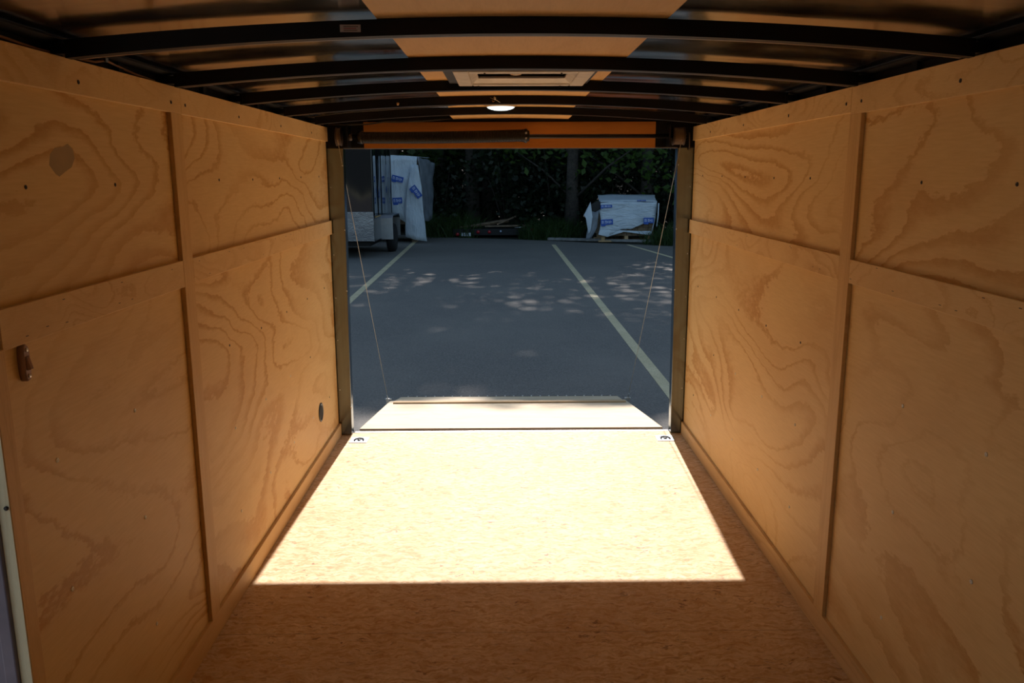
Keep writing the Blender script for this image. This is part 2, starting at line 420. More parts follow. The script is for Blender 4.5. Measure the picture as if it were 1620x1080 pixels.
# black side rails, cove strips
for side, s in (('left', -1), ('right', 1)):
    bm = BM(); xa, xb = sorted((s*1.0425, s*1.080)); box(bm, (xa, FR, 1.70 if s > 0 else 1.765), (xb, 4.80, 1.845))
    hexa(bm, [(s*1.043, FR, 1.812), (s*1.002, FR, 1.819), (s*1.002, 4.74, 1.819), (s*1.043, 4.74, 1.812),
              (s*1.043, FR, 1.822), (s*1.002, FR, 1.824), (s*1.002, 4.74, 1.824), (s*1.043, 4.74, 1.822)])
    y = FR+.2
    while y < 4.7:
        xa, xb = sorted((s*1.030, s*1.043)); box(bm, (xa, y, 1.789), (xb, y+.03, 1.815)); y += 0.305
    structure('trim_%d' % (1 if s < 0 else 2), bm, M_['black'], label='black steel top rail above the %s wall' % side)

# plywood strips on the walls
n_ = 3
rnd = random.Random(3)
rails = {}
for side, s in (('left', -1), ('right', 1)):
    x0, x1 = sorted((s*TX, s*W))
    y0 = DO[1]-.012 if s < 0 else FR
    jt = SY+SW
    for nm, (a, b, z0, z1), mt, sd in (
        ('top_front', (y0, jt, 1.7108-(.006 if s > 0 else 0), HW), 'trim', 1.0), ('top_rear', (jt+.001, DR-.008, 1.7108, HW), 'trim', 2.0),
        ('mid_front', (y0+.04 if s < 0 else y0, SY-.001, 1.1987-(.004 if s < 0 else 0), 1.2753-(.004 if s > 0 else 0)), 'trim', 3.0), ('mid_rear', (jt, DR-.004, 1.1987, 1.2753), 'trim', 4.0),
        ('base', (y0 if s > 0 else DO[1], DR+.004, 0, 0.0757), 'base', 5.0)):
        bm = BM(); box(bm, (x0, a, z0), (x1, b, z1), (0, sd*2.3+s, sd*3.1+s*7))
        if nm == 'base':
            o = structure('baseboard_'+side, bm, M_[mt], bevel=.0012)
        else:
            o = structure('trim_%d' % n_, bm, M_[mt], bevel=.0012, label='pine plywood strip, %s %s' % (side, nm.replace('_', ' '))); n_ += 1
        rails[side+nm] = o
    bm = BM(); box(bm, (x0, SY, .0757), (x1, jt, 1.7108-(.006 if s > 0 else 0)), (0, 3+s, 1))
    rails[side+'stud'] = structure('trim_%d' % n_, bm, M_['stud'], bevel=.0015, label='upright pine batten on the %s wall' % side); n_ += 1
# left door-edge batten, jamb and frame of the side door
bm = BM(); box(bm, (-W, 1.532, 0.0), (-TX, 1.576, 1.1987), (0, 7, 2)); structure('trim_%d' % n_, bm, M_['stud'], bevel=.0015, label='upright pine batten beside the side door'); n_ += 1
bm = BM(); box(bm, (-1.041, 1.5315, 0.0), (-W, DO[1], 1.75), (1, 2, 3)); box(bm, (-1.0295, 1.5305, 0.0), (-TX-.001, 1.5318, 1.75), (1, 2, 3))
jamb = structure('trim_%d' % n_, bm, M_['jamb'], label='wooden jamb of the side door, brightened to look lit'); n_ += 1
bm = BM(); lathe(bm, [(0.0045, 0), (0.0045, .003), (.002, .004)], (-1.0235, 1.5305, 0.889), 'Y', 12, -1); mesh_obj('screw', bm, M_['dark_screw'], jamb)
bm = BM(); box(bm, (-1.068, 1.522, 0.0), (-1.0415, DO[1], 1.75)); box(bm, (-1.09, 1.535, 0.0), (-1.068, DO[1], 1.75)); structure('door_1', bm, M_['frame_grey'], bevel=.003, label='metal frame of the side door opening')

# screws and staples
def screw_bm(r=.0042, s=1):
    bm = BM(); lathe(bm, [(r, 0), (r*.95, .0012), (r*.35, .0016), (r*.3, .0004)], (0, 0, 0), 'X', 12, s); return bm
for side, s in (('left', -1), ('right', 1)):
    z_ = mesh_obj('screw', screw_bm(.0056, -s), M_['screw_bright'], smooth=True)
    z_['label'] = 'bright screw head'
    low = [(1.735, .915), (2.125, .915), (1.735, .607), (2.125, .611), (2.133, .287), (2.905, .297), (2.905, .62), (3.3, .30), (3.3, .62), (3.7, .62), (3.7, .3), (4.1, .3)]
    copies(z_, [(s*(W-.0002), y, z) for y, z in low], walls[side])
    d_ = mesh_obj('screw', screw_bm(.0047, -s), M_['dark_screw'], smooth=True); d_['label'] = 'dark screw head'
    hi = [(1.738, 1.506), (2.138, 1.506), (2.92, 1.513), (3.312, 1.512), (3.708, 1.515), (4.1, 1.518), (4.5, 1.52), (2.905, .93), (3.3, .92), (3.7, .92), (4.1, .92), (4.5, .92), (4.1, .62), (4.5, .3)]
    copies(d_, [(s*(W-.0002), y, z) for y, z in hi], walls[side])
    for key, ys in (('top_front', [1.976, 2.513]), ('top_rear', [2.622, 3.146, 3.73, 4.32])):
        t_ = mesh_obj('screw', screw_bm(.0052, -s), M_['dark_screw'], smooth=True)
        copies(t_, [(s*(TX-.0002), y, 1.739) for y in ys], rails[side+key])
    for key, a, b in (('mid_front', 1.60, 2.50), ('mid_rear', 2.60, 3.9)):
        bm = BM(); box(bm, (-.0004, -.005, -.0008), (.0004, .005, .0008))
        st = mesh_obj('staple', bm, M_['dark_screw'])
        copies(st, [(s*TX, rnd.uniform(a, b), rnd.choice((1.212, 1.262))+rnd.uniform(-.006, .004)) for _ in range(8)], rails[side+key])
# dull patch and dark flow-through cup on the left wall
bm = BM(); pts = [(1.838, 1.552), (1.846, 1.575), (1.868, 1.589), (1.905, 1.593), (1.925, 1.600), (1.945, 1.588), (1.95, 1.568), (1.932, 1.548), (1.90, 1.537), (1.875, 1.527), (1.86, 1.533)]
vs = [bm.verts.new((-W+.0003, y, z)) for y, z in pts]; f = bm.faces.new(vs)
r = bmesh.ops.extrude_face_region(bm, geom=[f])
for v in r['geom']:
    if isinstance(v, bmesh.types.BMVert): v.co.x -= .0004
o = mesh_obj('repair_patch', bm, M_['stain'], walls['left']); o['label'] = 'dull brown filler patch'
sv = empty('side_vent', (-W, 4.27, .279), 'small round dark vent low on the left wall near the rear opening', 'vent')
bm = BM(); lathe(bm, [(.040, 0), (.051, .0005), (.052, .003), (.047, .005), (.042, .004), (.038, .001)], (-W, 4.27, .279), 'X', 32); part('rim', bm, M_['dark_hole'], sv, smooth=True)
bm = BM(); lathe(bm, [(.038, .0012), (.03, .0020), (.012, .0024)], (-W, 4.27, .279), 'X', 24); part('cap', bm, M_['rubber'], sv)

# ------------------------------------------------------------------ rear frame of the opening
rivet = None
for side, s in (('left', -1), ('right', 1)):
    bm = BM(); xa, xb = sorted((s*.945, s*1.06)); xa2, xb2 = sorted((s*.945, s*.955))
    vs = [(s*.950, 4.735), (s*1.042, 4.735), (s*1.042, 4.80), (s*.950, 4.80)]
    hexa(bm, [(s*.957, 4.735, 0.004), (s*1.045, 4.735, 0.004), (s*1.045, 4.80, 0.004), (s*.957, 4.80, 0.004),
              (s*.938, 4.735, 1.675), (s*1.045, 4.735, 1.675), (s*1.045, 4.80, 1.675), (s*.938, 4.80, 1.675)])
    p = structure('trim_%d' % n_, bm, M_['post'], bevel=.002, label='satin steel door post at the %s of the rear opening' % side); n_ += 1
    bm = BM(); lathe(bm, [(.0045, 0), (.004, .0018), (.002, .0028)], (0, 0, 0), 'Y', 10, -1)
    rv = mesh_obj('rivet', bm, M_['zinc'], smooth=True)
    locs = [(s*(1.018 if True else 0), 4.7348, z) for z in (.28, .58, .83, 1.08, 1.46)] + [(s*(.945+.012*(1-z/1.67)), 4.7348, z) for z in (.17, .87, 1.22, 1.58)]
    copies(rv, locs, p)
bm = BM(); box(bm, (-1.042, 4.747, 1.6765), (1.042, 4.80, 1.862)); box(bm, (-1.0, 4.70, 1.822), (1.0, 4.745, 1.862))
box(bm, (-1.042, 4.730, 1.6765), (-.80, 4.746, 1.822)); box(bm, (.80, 4.730, 1.6765), (1.042, 4.746, 1.822))
structure('wall_rear', bm, M_['black'], label='black steel header over the rear opening')
bm = BM(); box(bm, (-.819, 4.729, 1.6745), (.810, 4.7465, 1.8155), (2, 0, 3)); hd = structure('trim_%d' % n_, bm, M_['header'], label='reddish brown plywood board over the rear opening'); n_ += 1
bm = BM(); box(bm, (-.94, 4.7475, 1.6715), (.94, 4.80, 1.6765)); structure('trim_%d' % n_, bm, M_['galv'], label='thin metal lip under the header'); n_ += 1

# threshold
bm = BM(); box(bm, (-.948, 4.776, -.02), (.953, 4.803, .0015))
th = structure('trim_%d' % n_, bm, [M_['alu']], bevel=.001, label='bright metal sill along the end of the floor'); n_ += 1

bm = BM(); box(bm, (-1.05, 4.70, -.20), (1.05, 4.80, -.0205)); box(bm, (-1.0, 4.80, -.20), (1.0, 4.90, -.10)); structure('trim_%d' % n_, bm, M_['black'], label='black rear cross member under the sill'); n_ += 1

# ------------------------------------------------------------------ roof bows
names_bow = {1.90: 'thick black curved roof bow nearest the front of the view, with paper sticker',
 2.51: 'black curved roof bow on the near edge of the roof vent', 3.12: 'black curved roof bow on the far edge of the roof vent',
 3.73: 'black curved roof bow just before the round lamp, wires hanging from it', 4.34: 'last black curved roof bow, just behind the round lamp'}
for y in BOWS:
    if y < 1.5 : lab = 'black curved roof bow behind the camera, above the front of the trailer'
    else: lab = names_bow[y]
    b = empty('roof_bow', (0, y, 1.83), lab, 'roof beam', 'black roof bows')
    bm = BM(); n = 24; prev = None
    for i in range(n+1):
        x = -1.0+2.0*i/n; zt = zc(x)-.0025; zb = 1.831-.050*x*x
        ring = [bm.verts.new(p) for p in ((x, y-.004, zb), (x, y-.004, zt), (x, y+.022, zt), (x, y+.022, zb))]
        if prev:
            for k in range(4): bm.faces.new((prev[k], prev[(k+1)%4], ring[(k+1)%4], ring[k])).smooth = False
        else: bm.faces.new(ring)
        prev = ring
    bm.faces.new(prev[::-1]); part('bar', bm, M_['black'], b)
    bm = BM(); prev = None
    for i in range(n+1):
        x = -.985+1.97*i/n; zb = 1.831-.050*x*x
        ring = [bm.verts.new(p) for p in ((x, y+.0225, zb-.0004), (x, y+.0225, zb+.0016), (x, y+.034, zb+.0016), (x, y+.034, zb-.0004))]
        if prev:
            for k in range(4): bm.faces.new((prev[k], prev[(k+1)%4], ring[(k+1)%4], ring[k]))
        else: bm.faces.new(ring)
        prev = ring
    bm.faces.new(prev[::-1]); o = part('lower_flange', bm, M_['flange'], b); o['label'] = 'thin worn metal lower edge'
    for s in (-1, 1):
        bm = BM(); xa, xb = sorted((s*.990, s*1.040)); box(bm, (xa, y-.006, 1.790), (xb, y+.024, 1.8115)); part('end_bracket', bm, M_['black'], b)
    if y == 1.90:
        st = None
        bm = BM(); box(bm, (-.398, y-.0048, 1.834), (-.353, y-.0041, 1.8495)); st = part('sticker', bm, M_['paper'], b); st['label'] = 'small pale printed sticker'
        bm = BM()
        for zr, w_ in ((1.8455, .030), (1.8415, .026), (1.8375, .029)):
            xx = -.390
            while xx < -.390+w_: box(bm, (xx, y-.0052, zr-.0012), (xx+.0016, y-.00482, zr+.0012), mi=1 if zr == 1.8415 else 0); xx += .0023
        part('print', bm, [M_['ink'], M_['ink_red']], st)

# ------------------------------------------------------------------ roof vent
rvn = empty('roof_vent', (.018, 2.85, 1.85), 'square white crank roof vent in the plywood ceiling strip', 'roof vent')
def frame(bm, x0, x1, y0, y1, wx, wy, z0, z1):
    box(bm, (x0, y0, z0), (x0+wx, y1, z1)); box(bm, (x1-wx, y0, z0), (x1, y1, z1))
    box(bm, (x0+wx, y0, z0), (x1-wx, y0+wy, z1)); box(bm, (x0+wx, y1-wy, z0), (x1-wx, y1, z1))
bm = BM(); frame(bm, -.236, .262, 2.545, 3.115, .062, .09, 1.852, 1.8625); o = part('mounting_plate', bm, M_['plate_grey'], rvn, bevel=.001); o['label'] = 'blue grey metal mounting plate'
bm = BM(); frame(bm, -.200, .243, 2.655, 3.065, .050, .045, 1.838, 1.851); part('frame', bm, M_['white_plastic'], rvn, bevel=.004)
# sloping throat
bm = BM()
i0 = (-.150, .193, 2.70, 3.02); i1 = (-.128, .171, 2.735, 2.985)
def ringpts(q, z): return [(q[0], q[2], z), (q[1], q[2], z), (q[1], q[3], z), (q[0], q[3], z)]
a_ = ringpts(i0, 1.842); b_ = ringpts(i1, 1.856); c_ = ringpts(i1, 1.862); o2 = ringpts((i0[0]-.03, i0[1]+.03, i0[2]-.03, i0[3]+.03), 1.862)
A = [[bm.verts.new(p) for p in rg] for rg in (a_, b_, c_, o2)]
for q in range(3):
    for k in range(4): bm.faces.new((A[q][k], A[q][(k+1)%4], A[q+1][(k+1)%4], A[q+1][k]))
part('throat', bm, M_['white_plastic'], rvn)
bm = BM(); box(bm, (-.22, 2.61, 1.905), (.26, 3.12, 1.935)); box(bm, (-.22, 2.61, 1.884), (.26, 2.62, 1.9055)); box(bm, (-.22, 3.10, 1.884), (.26, 3.11, 1.9055)); box(bm, (-.22, 2.62, 1.884), (-.21, 3.10, 1.9055)); box(bm, (.25, 2.62, 1.884), (.26, 3.10, 1.9055))
part('lid', bm, M_['plate_grey'], rvn, bevel=.006)
bm = BM(); box(bm, (-.126, 2.852, 1.866), (.169, 2.868, 1.872)); cb = part('cross_bar', bm, M_['dark_hole'], rvn)
bm = BM(); lathe(bm, [(.020, 0), (.022, .006), (.018, .012), (.008, .014)], (.0, 2.86, 1.866), 'Z', 16, -1); part('crank_knob', bm, M_['base_amber'], rvn, smooth=True)
bm = BM(); lathe(bm, [(.003, 0), (.0028, .003), (.001, .004)], (0, 0, 0), 'Z', 8, -1)
sc = part('screw', bm, M_['dark_screw'], rvn)
for i, (x, y) in enumerate([(-.10, 2.67), (.14, 2.67), (-.13, 3.05), (.16, 3.05)]):
    q = sc if i == 0 else sc.copy()
    if i: C.objects.link(q); q.parent = rvn
    if i == 0: q.data.transform(Matrix.Translation(rvn.location))
    q.location = Vector((x, y, 1.838)) - rvn.location

# ------------------------------------------------------------------ dome lamp and its wiring
dl = empty('dome_lamp', (-.053, 4.02, 1.8665), 'round dome lamp with glowing lower lens on the ceiling strip', 'lamp')
bm = BM(); lathe(bm, [(.062, 0), (.080, .001), (.085, .007), (.082, .016), (.074, .023), (.066, .027)], (-.053, 4.02, 1.8665), 'Z', 40, -1); part('base', bm, M_['base_amber'], dl, smooth=True)
bm = BM(); lathe(bm, [(.066, .0265), (.060, .032), (.048, .037), (.03, .041), (.01, .042)], (-.053, 4.02, 1.8665), 'Z', 40, -1); part('lens', bm, M_['lens'], dl, smooth=True)
wp = empty('wire_pigtail', (-.075, 3.722, 1.848), 'loose wire ends with a crimp connector on the roof bow before the round lamp', 'wire')
bm = BM(); tube(bm, [(-.098, 3.720, 1.856), (-.085, 3.712, 1.850), (-.07, 3.712, 1.845), (-.055, 3.722, 1.836)], .0014, 6); part('wire', bm, M_['cable'], wp)
bm = BM(); tube(bm, [(-.090, 3.714, 1.846), (-.086, 3.714, 1.838), (-.080, 3.714, 1.842)], .0022, 6); part('wire', bm, M_['wire'], wp)
bm = BM(); tube(bm, [(-.082, 3.7125, 1.858), (-.074, 3.7125, 1.850)], [.004, .005], 8); part('connector', bm, M_['zinc'], wp)
wr = empty('wiring_loom', (-.5, 3.72, 1.83), 'thin dark wire running along the roof bows toward the round lamp', 'wire')
bm = BM(); tube(bm, [(-.98, 4.10, 1.800), (-.8, 4.12, 1.824), (-.5, 4.12, 1.843), (-.3, 4.10, 1.853), (-.2, 4.06, 1.858), (-.13, 4.03, 1.856)], .0025, 6); part('wire', bm, M_['conduit'], wr)
bm = BM(); tube(bm, [(-.50, 3.719, 1.834), (-.50, 3.716, 1.826)], [.006, .004], 8); part('clip', bm, M_['base_amber'], wr)
lm = empty('rear_wiring_loom', (-.6, 4.66, 1.80), 'dark wiring loom sagging under the last roof frame above the spring', 'wire')
bm = BM(); tube(bm, [(-1.0, 4.66, 1.80), (-.88, 4.66, 1.797), (-.78, 4.66, 1.800), (-.70, 4.66, 1.812), (-.6, 4.66, 1.812), (-.48, 4.66, 1.816), (-.40, 4.67, 1.823), (-.32, 4.69, 1.832)], .004, 8); part('cable', bm, M_['conduit'], lm)
# tan wire above the left wall
ew = empty('wall_wire', (-1.03, 1.9, 1.795), 'tan wire lying along the top edge of the left wall', 'wire')
bm = BM(); tube(bm, [(-1.030, 1.60, 1.797), (-1.031, 1.71, 1.798), (-1.033, 1.85, 1.793), (-1.034, 2.0, 1.795), (-1.032, 2.10, 1.799), (-1.028, 2.15, 1.809), (-1.031, 2.20, 1.805), (-1.034, 2.33, 1.796), (-1.034, 2.45, 1.792)], .003, 8); part('cable', bm, M_['wire'], ew)
bm = BM(); box(bm, (-1.032, 2.135, 1.804), (-1.022, 2.15, 1.814)); part('clip', bm, M_['zinc'], ew)

# ------------------------------------------------------------------ counterbalance spring over the opening
SZ, SYY = 1.734, 4.665
sp_a = empty('ramp_spring_assembly', (0, SYY, SZ), 'black counterbalance spring on its shaft across the top of the rear opening', 'door spring')
bm = BM(); tube(bm, [(-.90, SYY, SZ), (.97, SYY, SZ)], .0115, 14); part('shaft', bm, M_['spring'], sp_a)
bm = BM(); pts = []; turns = 104
for i in range(turns*12+1):
    t = i/(turns*12); a = 2*PI*turns*t; x = -.815+.895*t
    zc_ = SZ-.005+.010*t**1.5 - .003*math.sin(PI*t); R = .0275+.002*t
    pts.append((x, SYY+R*math.cos(a), zc_+R*math.sin(a)))
tube(bm, pts, .0047, 6); coil = part('coil', bm, M_['spring'], sp_a)
bm = BM(); lathe(bm, [(.012, -.03), (.030, -.03), (.034, 0), (.039, .006), (.039, .014), (.030, .020), (.030, .028), (.012, .030)], (.073, SYY, SZ+.003), 'X', 24); e1 = part('winding_cone', bm, M_['spring'], sp_a)
bm = BM()
for k in range(2): tube(bm, [(.083, SYY-.036, SZ-.012+.028*k), (.083, SYY-.05, SZ-.012+.028*k)], .0055, 8)
part('set_screw', bm, M_['zinc'], e1)
bm = BM(); lathe(bm, [(.012, -.03), (.030, -.03), (.036, -.01), (.036, .0), (.012, .0)], (-.815, SYY, SZ-.004), 'X', 24); part('winding_cone', bm, M_['spring'], sp_a)
bm = BM(); lathe(bm, [(.012, 0), (.019, .002), (.021, .012), (.018, .022), (.012, .024)], (-.895, SYY, SZ-.002), 'X', 20); o = part('end_bearing', bm, M_['spool'], sp_a, smooth=True); o['label'] = 'brown end bearing'
for s in (-1, 1):
    x = -.945 if s < 0 else .925; hw = .010 if s < 0 else .028
    bm = BM(); lathe(bm, [(.012, -hw-.004), (.05, -hw-.004), (.05, -hw), (.042, -hw), (.042, hw), (.05, hw), (.05, hw+.004), (.012, hw+.004)], (x, SYY, SZ), 'X', 28)
    sl = part('cable_spool', bm, M_['spool'], sp_a); bm = BM(); pts = []
    tn = 4 if s < 0 else 11
    for i in range(tn*16+1):
        a = 2*PI*i/16; pts.append((x-hw+.003+(2*hw-.006)*i/(tn*16), SYY+.0445*math.cos(a), SZ+.0445*math.sin(a)))
    tube(bm, pts, .0022, 5); part('wound_cable', bm, M_['wound'], sl)
    bm = BM(); xa = s*.893 if s < 0 else .872
    box(bm, (xa-.003, SYY-.05, SZ-.055), (xa+.003, 4.729, SZ+.06)); xa2, xb2 = sorted((xa, xa+s*.05))
    box(bm, (xa2, 4.722, SZ-.055), (xb2, 4.729, SZ+.06)); part('bracket', bm, M_['black'], sp_a)
for s, a, b in ((-1, (-.945, SYY-.042, SZ-.02), (-.985, 6.44, -.245)), (1, (.935, SYY-.042, SZ-.02), (.968, 6.47, -.245))):
    lc = empty('lift_cable', a, 'thin steel lift cable at the %s of the rear opening, from spool to ramp corner' % ('left' if s < 0 else 'right'), 'cable', 'ramp lift cables')
    bm = BM(); tube(bm, [a, b], .0017, 6); part('wire_rope', bm, M_['cable'], lc)
    bm = BM(); tube(bm, [(b[0], b[1]-.03, b[2]+.035), b], .004, 8); part('ferrule', bm, M_['zinc'], lc)
bs = empty('hold_down_strap', (1.0, 4.70, 1.70), 'short brown metal strap end beside the right cable spool', 'strap')
bm = BM(); tube(bm, [(.993, 4.70, 1.755), (.996, 4.705, 1.735), (.998, 4.71, 1.71), (1.0, 4.715, 1.668), (1.0, 4.728, 1.664)], .004, 8); part('strip', bm, M_['spool'], bs)

# ------------------------------------------------------------------ ramp door
rp = empty('ramp_door', (0, 4.84, 0), 'lowered pale plywood ramp door sloping from the sill to the asphalt', 'ramp')
def slab(bm, xa, xb, xc, xd, ya, za, yb, zb, t):
    hexa(bm, [(xa, ya, za-t), (xb, ya, za-t), (xd, yb, zb-t), (xc, yb, zb-t), (xa, ya, za), (xb, ya, za), (xd, yb, zb), (xc, yb, zb)])
bm = BM(); slab(bm, -.932, .932, -.966, .940, 4.856, .001, 6.455, -.268, .016); part('panel', bm, M_['ramp'], rp, bevel=.001)
bm = BM(); slab(bm, -.925, .925, -.960, .936, 4.885, -.0215, 6.455, -.2865, .03); part('metal_frame', bm, M_['black'], rp)
bm = BM(); slab(bm, -.915, .915, -.915, .915, 6.215, -.229, 6.275, -.2385, .001)
bm.free(); bm = BM(); hexa(bm, [(-.912, 6.215, -.232), (.914, 6.228, -.234), (.914, 6.31, -.246), (-.912, 6.30, -.243), (-.912, 6.215, -.214), (.914, 6.228, -.216), (.914, 6.31, -.229), (-.912, 6.30, -.227)])
o = part('cleat', bm, M_['cleat'], rp, bevel=.001); o['label'] = 'brown edged wooden cleat across the ramp'
bm = BM(); slab(bm, -.935, .925, -.915, .915, 6.462, -.271, 6.735, -.313, .014); fl = part('flap', bm, M_['ramp'], rp, bevel=.001)
bm = BM(); tube(bm, [(-.915, 6.742, -.318), (.915, 6.742, -.318)], .006, 8); hg = part('hinge', bm, M_['black'], rp)
bm = BM(); lathe(bm, [(.0075, 0), (.006, .004), (.002, .006)], (0, 0, 0), 'Z', 10)
kn = mesh_obj('bolt', bm, M_['zinc'], smooth=True)
for i in range(24):
    q = kn if i == 0 else kn.copy()
    if i: C.objects.link(q)
    q.parent = hg; q.location = Vector((-.855+i*.0745, 6.742, -.312)) - (hg.location+rp.location)
for s in (-1, 1):
    x = -.985 if s < 0 else .965
    bm = BM(); box(bm, (x-.012, 6.43, -.285), (x+.012, 6.455, -.245)); tube(bm, [(x+.02*s, 6.44, -.25), (x-.03*s, 6.44, -.25)], .006, 8); part('cable_anchor', bm, M_['zinc'], rp)

# ------------------------------------------------------------------ floor D-rings
def dring(x, y, lab):
    t = empty('floor_tie_down', (x, y, 0), lab, 'tie-down ring', 'floor tie-down rings')
    bm = BM(); frame(bm, x-.052, x+.052, y-.052, y+.052, .024, .024, .0002, .003); part('plate', bm, M_['alu'], t, bevel=.001)
    bm = BM(); box(bm, (x-.028, y-.028, .0002), (x+.028, y+.028, .0008)); part('recess', bm, M_['galv'], t)
    bm = BM(); pts = [(x+.026*math.cos(a), y+.022*math.sin(a), .0055) for a in [PI*i/10 for i in range(11)]] ; pts = [(x+.026, y-.018, .0055)]+pts+[(x-.026, y-.018, .0055)]
    tube(bm, pts, .004, 8); part('ring', bm, M_['dark_hole'], t)
    bm = BM(); lathe(bm, [(.010, 0), (.009, .004), (.004, .006)], (x, y-.004, .0009), 'Z', 12); part('bolt', bm, M_['dark_hole'], t)
dring(-.897, 4.635, 'square floor tie-down ring at the left end of the sill')
dring(.905, 4.635, 'square floor tie-down ring at the right end of the sill')

# ------------------------------------------------------------------ light switch on the left wall
lx = -W
ls = empty('light_switch', (lx, 1.648, 1.155), 'brown rocker light switch near the side door on the left wall', 'light switch')
bm = BM(); n = 28; out = []
for k in range(n):
    a = 2*PI*k/n; cy_, cz_ = math.cos(a), math.sin(a)
    out.append((0.0125*(abs(cy_)**.7)*(1 if cy_ > 0 else -1), 0.0385*(abs(cz_)**.7)*(1 if cz_ > 0 else -1)))
A = [[bm.verts.new((lx+h, 1.648+y*k_, 1.155+z*(1-(1-k_)*.35))) for y, z in out] for h, k_ in ((0, 1), (.010, 1), (.0135, .8))]
for q in range(2):
    for k in range(n): bm.faces.new((A[q][k], A[q][(k+1)%n], A[q+1][(k+1)%n], A[q+1][k])).smooth = True
bm.faces.new(A[0]); bm.faces.new(A[2]); part('housing', bm, M_['taupe'], ls)
bm = BM(); hexa(bm, [(lx+.0135, 1.642, 1.140), (lx+.0135, 1.654, 1.140), (lx+.0135, 1.654, 1.170), (lx+.0135, 1.642, 1.170), (lx+.022, 1.643, 1.142), (lx+.022, 1.653, 1.142), (lx+.0155, 1.653, 1.168), (lx+.0155, 1.643, 1.168)])
part('rocker', bm, M_['taupe'], ls, bevel=.0008)
for z in (1.128, 1.182):
    bm = BM(); lathe(bm, [(.0045, 0), (.004, .002), (.0015, .0026)], (lx+.0135, 1.648, z), 'X', 12); part('screw', bm, M_['zinc'], ls, smooth=True)

# ================================================================== OUTSIDE
bm = BM(); pts = [(-30, -25), (30, -25), (30, 10.0), (4.3, 21.6), (1.25, 23.6), (-1.1, 24.7), (-3.5, 26.3), (-30, 40)]
vs = [bm.verts.new((x, y, G)) for x, y in pts]; f = bm.faces.new(vs)
r = bmesh.ops.extrude_face_region(bm, geom=[f])
for v in r['geom']:
    if isinstance(v, bmesh.types.BMVert): v.co.z -= .2
structure('asphalt_lot', bm, M_['asphalt'], label='dark asphalt parking lot in dappled tree shade')
bm = BM()
nx, ny = 60, 40
gr = [[bm.verts.new((-32+64*i/nx, 9+46*j/ny, G-.03+.0+(0.12*noise.noise(Vector((i*.3, j*.3, 0))) if True else 0)*.2)) for i in range(nx+1)] for j in range(ny+1)]
for j in range(ny):
    for i in range(nx): bm.faces.new((gr[j][i], gr[j][i+1], gr[j+1][i+1], gr[j+1][i]))
structure('forest_floor', bm, M_['soil'])
def stripe(x0, y0, x1, y1, w_, lab):
    bm = BM(); d = Vector((x1-x0, y1-y0, 0)).normalized(); nrm = Vector((-d.y, d.x, 0))*w_/2
    a, b = Vector((x0, y0, G)), Vector((x1, y1, G)); u = Vector((0, 0, .003))
    hexa(bm, [a+nrm-u, a-nrm-u, b-nrm-u, b+nrm-u, a+nrm+u, a-nrm+u, b-nrm+u, b+nrm+u])
    structure('parking_line', bm, M_['line'], label=lab)
stripe(-2.565, 24.9, -2.29, 8.0, .11, 'left faded parking line')
stripe(1.31, 22.2, 1.425, 3.0, .11, 'right faded parking line')
stripe(3.30, 22.1, 4.45, 14.0, .10, 'faint parking line beyond the right post')
bm = BM(); box(bm, (0, -.08, 0), (3.05, .08, .075)); ks = mesh_obj('kerb', bm, M_['concrete'], bevel=.015); ks.location = (1.25, 23.78, G); ks.rotation_euler = (0, 0, math.atan2(-1.05, 2.95)); ks['kind'] = 'structure'

# ---- foliage meshes
def leaves(bm, c, rad, n, size, rn, flat=1.0):
    for _ in range(n):
        v = Vector((rn.gauss(0, 1), rn.gauss(0, 1), rn.gauss(0, 1)*flat)).normalized()*rad*rn.random()**.45
        p = Vector(c)+v
        d = Vector((rn.gauss(0, 1), rn.gauss(0, 1), rn.gauss(0, .6))).normalized(); e = d.cross(Vector((rn.gauss(0, 1), rn.gauss(0, 1), rn.gauss(0, 1)))).normalized()
        s_ = size*rn.uniform(.6, 1.3)
        bm.faces.new([bm.verts.new(p-d*s_*.5), bm.verts.new(p+e*s_*.32-d*s_*.05), bm.verts.new(p+d*s_*.6), bm.verts.new(p-e*s_*.32-d*s_*.05)])
def tree_variant(seed, h, base, rad, ncl, per, size):
    rn = random.Random(seed); fo = BM(); tr = BM()
    top = Vector((rn.uniform(-.5, .5), rn.uniform(-.5, .5), h*.92))
    pts = [Vector((0, 0, -.3))+(top+Vector((0, 0, .3)))*t+Vector((math.sin(t*5+seed)*.12, math.cos(t*4+seed)*.12, 0)) for t in [i/8 for i in range(9)]]
    r0 = .10+h*.007
    tube(tr, pts, [r0*(1-.85*i/8)*(1.35 if i == 0 else 1) for i in range(9)], 9)
    for k in range(ncl):
        t = rn.random()**.66; z = base+(h-base)*t
        if h > 15 and 10.5 < z < 15.6 and rn.random() < .42: continue
        rr = min(rad*math.sin(min(PI, PI*(.18+.60*t)))**.7, max(0.05, (h-.7-z)/.95))*rn.random()**.5; a = rn.random()*2*PI
        c = Vector((rr*math.cos(a), rr*math.sin(a), z))+Vector((top.x, top.y, 0))*t
        leaves(fo, c, rn.uniform(.6, 1.25), per, size, rn, .7)
        if k % 4 == 0:
            tt = max(.08, (z-1.2)/h*.9); q = Vector((0, 0, -.3))+(top+Vector((0, 0, .3)))*tt
            tube(tr, [q, q.lerp(c, .5)+Vector((0, 0, .15)), c], [.05, .035, .012], 5)
    return fo, tr
fmeshes = []
def to_mesh(nm, bm, mat):
    me = bpy.data.meshes.new(nm); bm.to_mesh(me); bm.free(); me.materials.append(mat); return me
variants = []
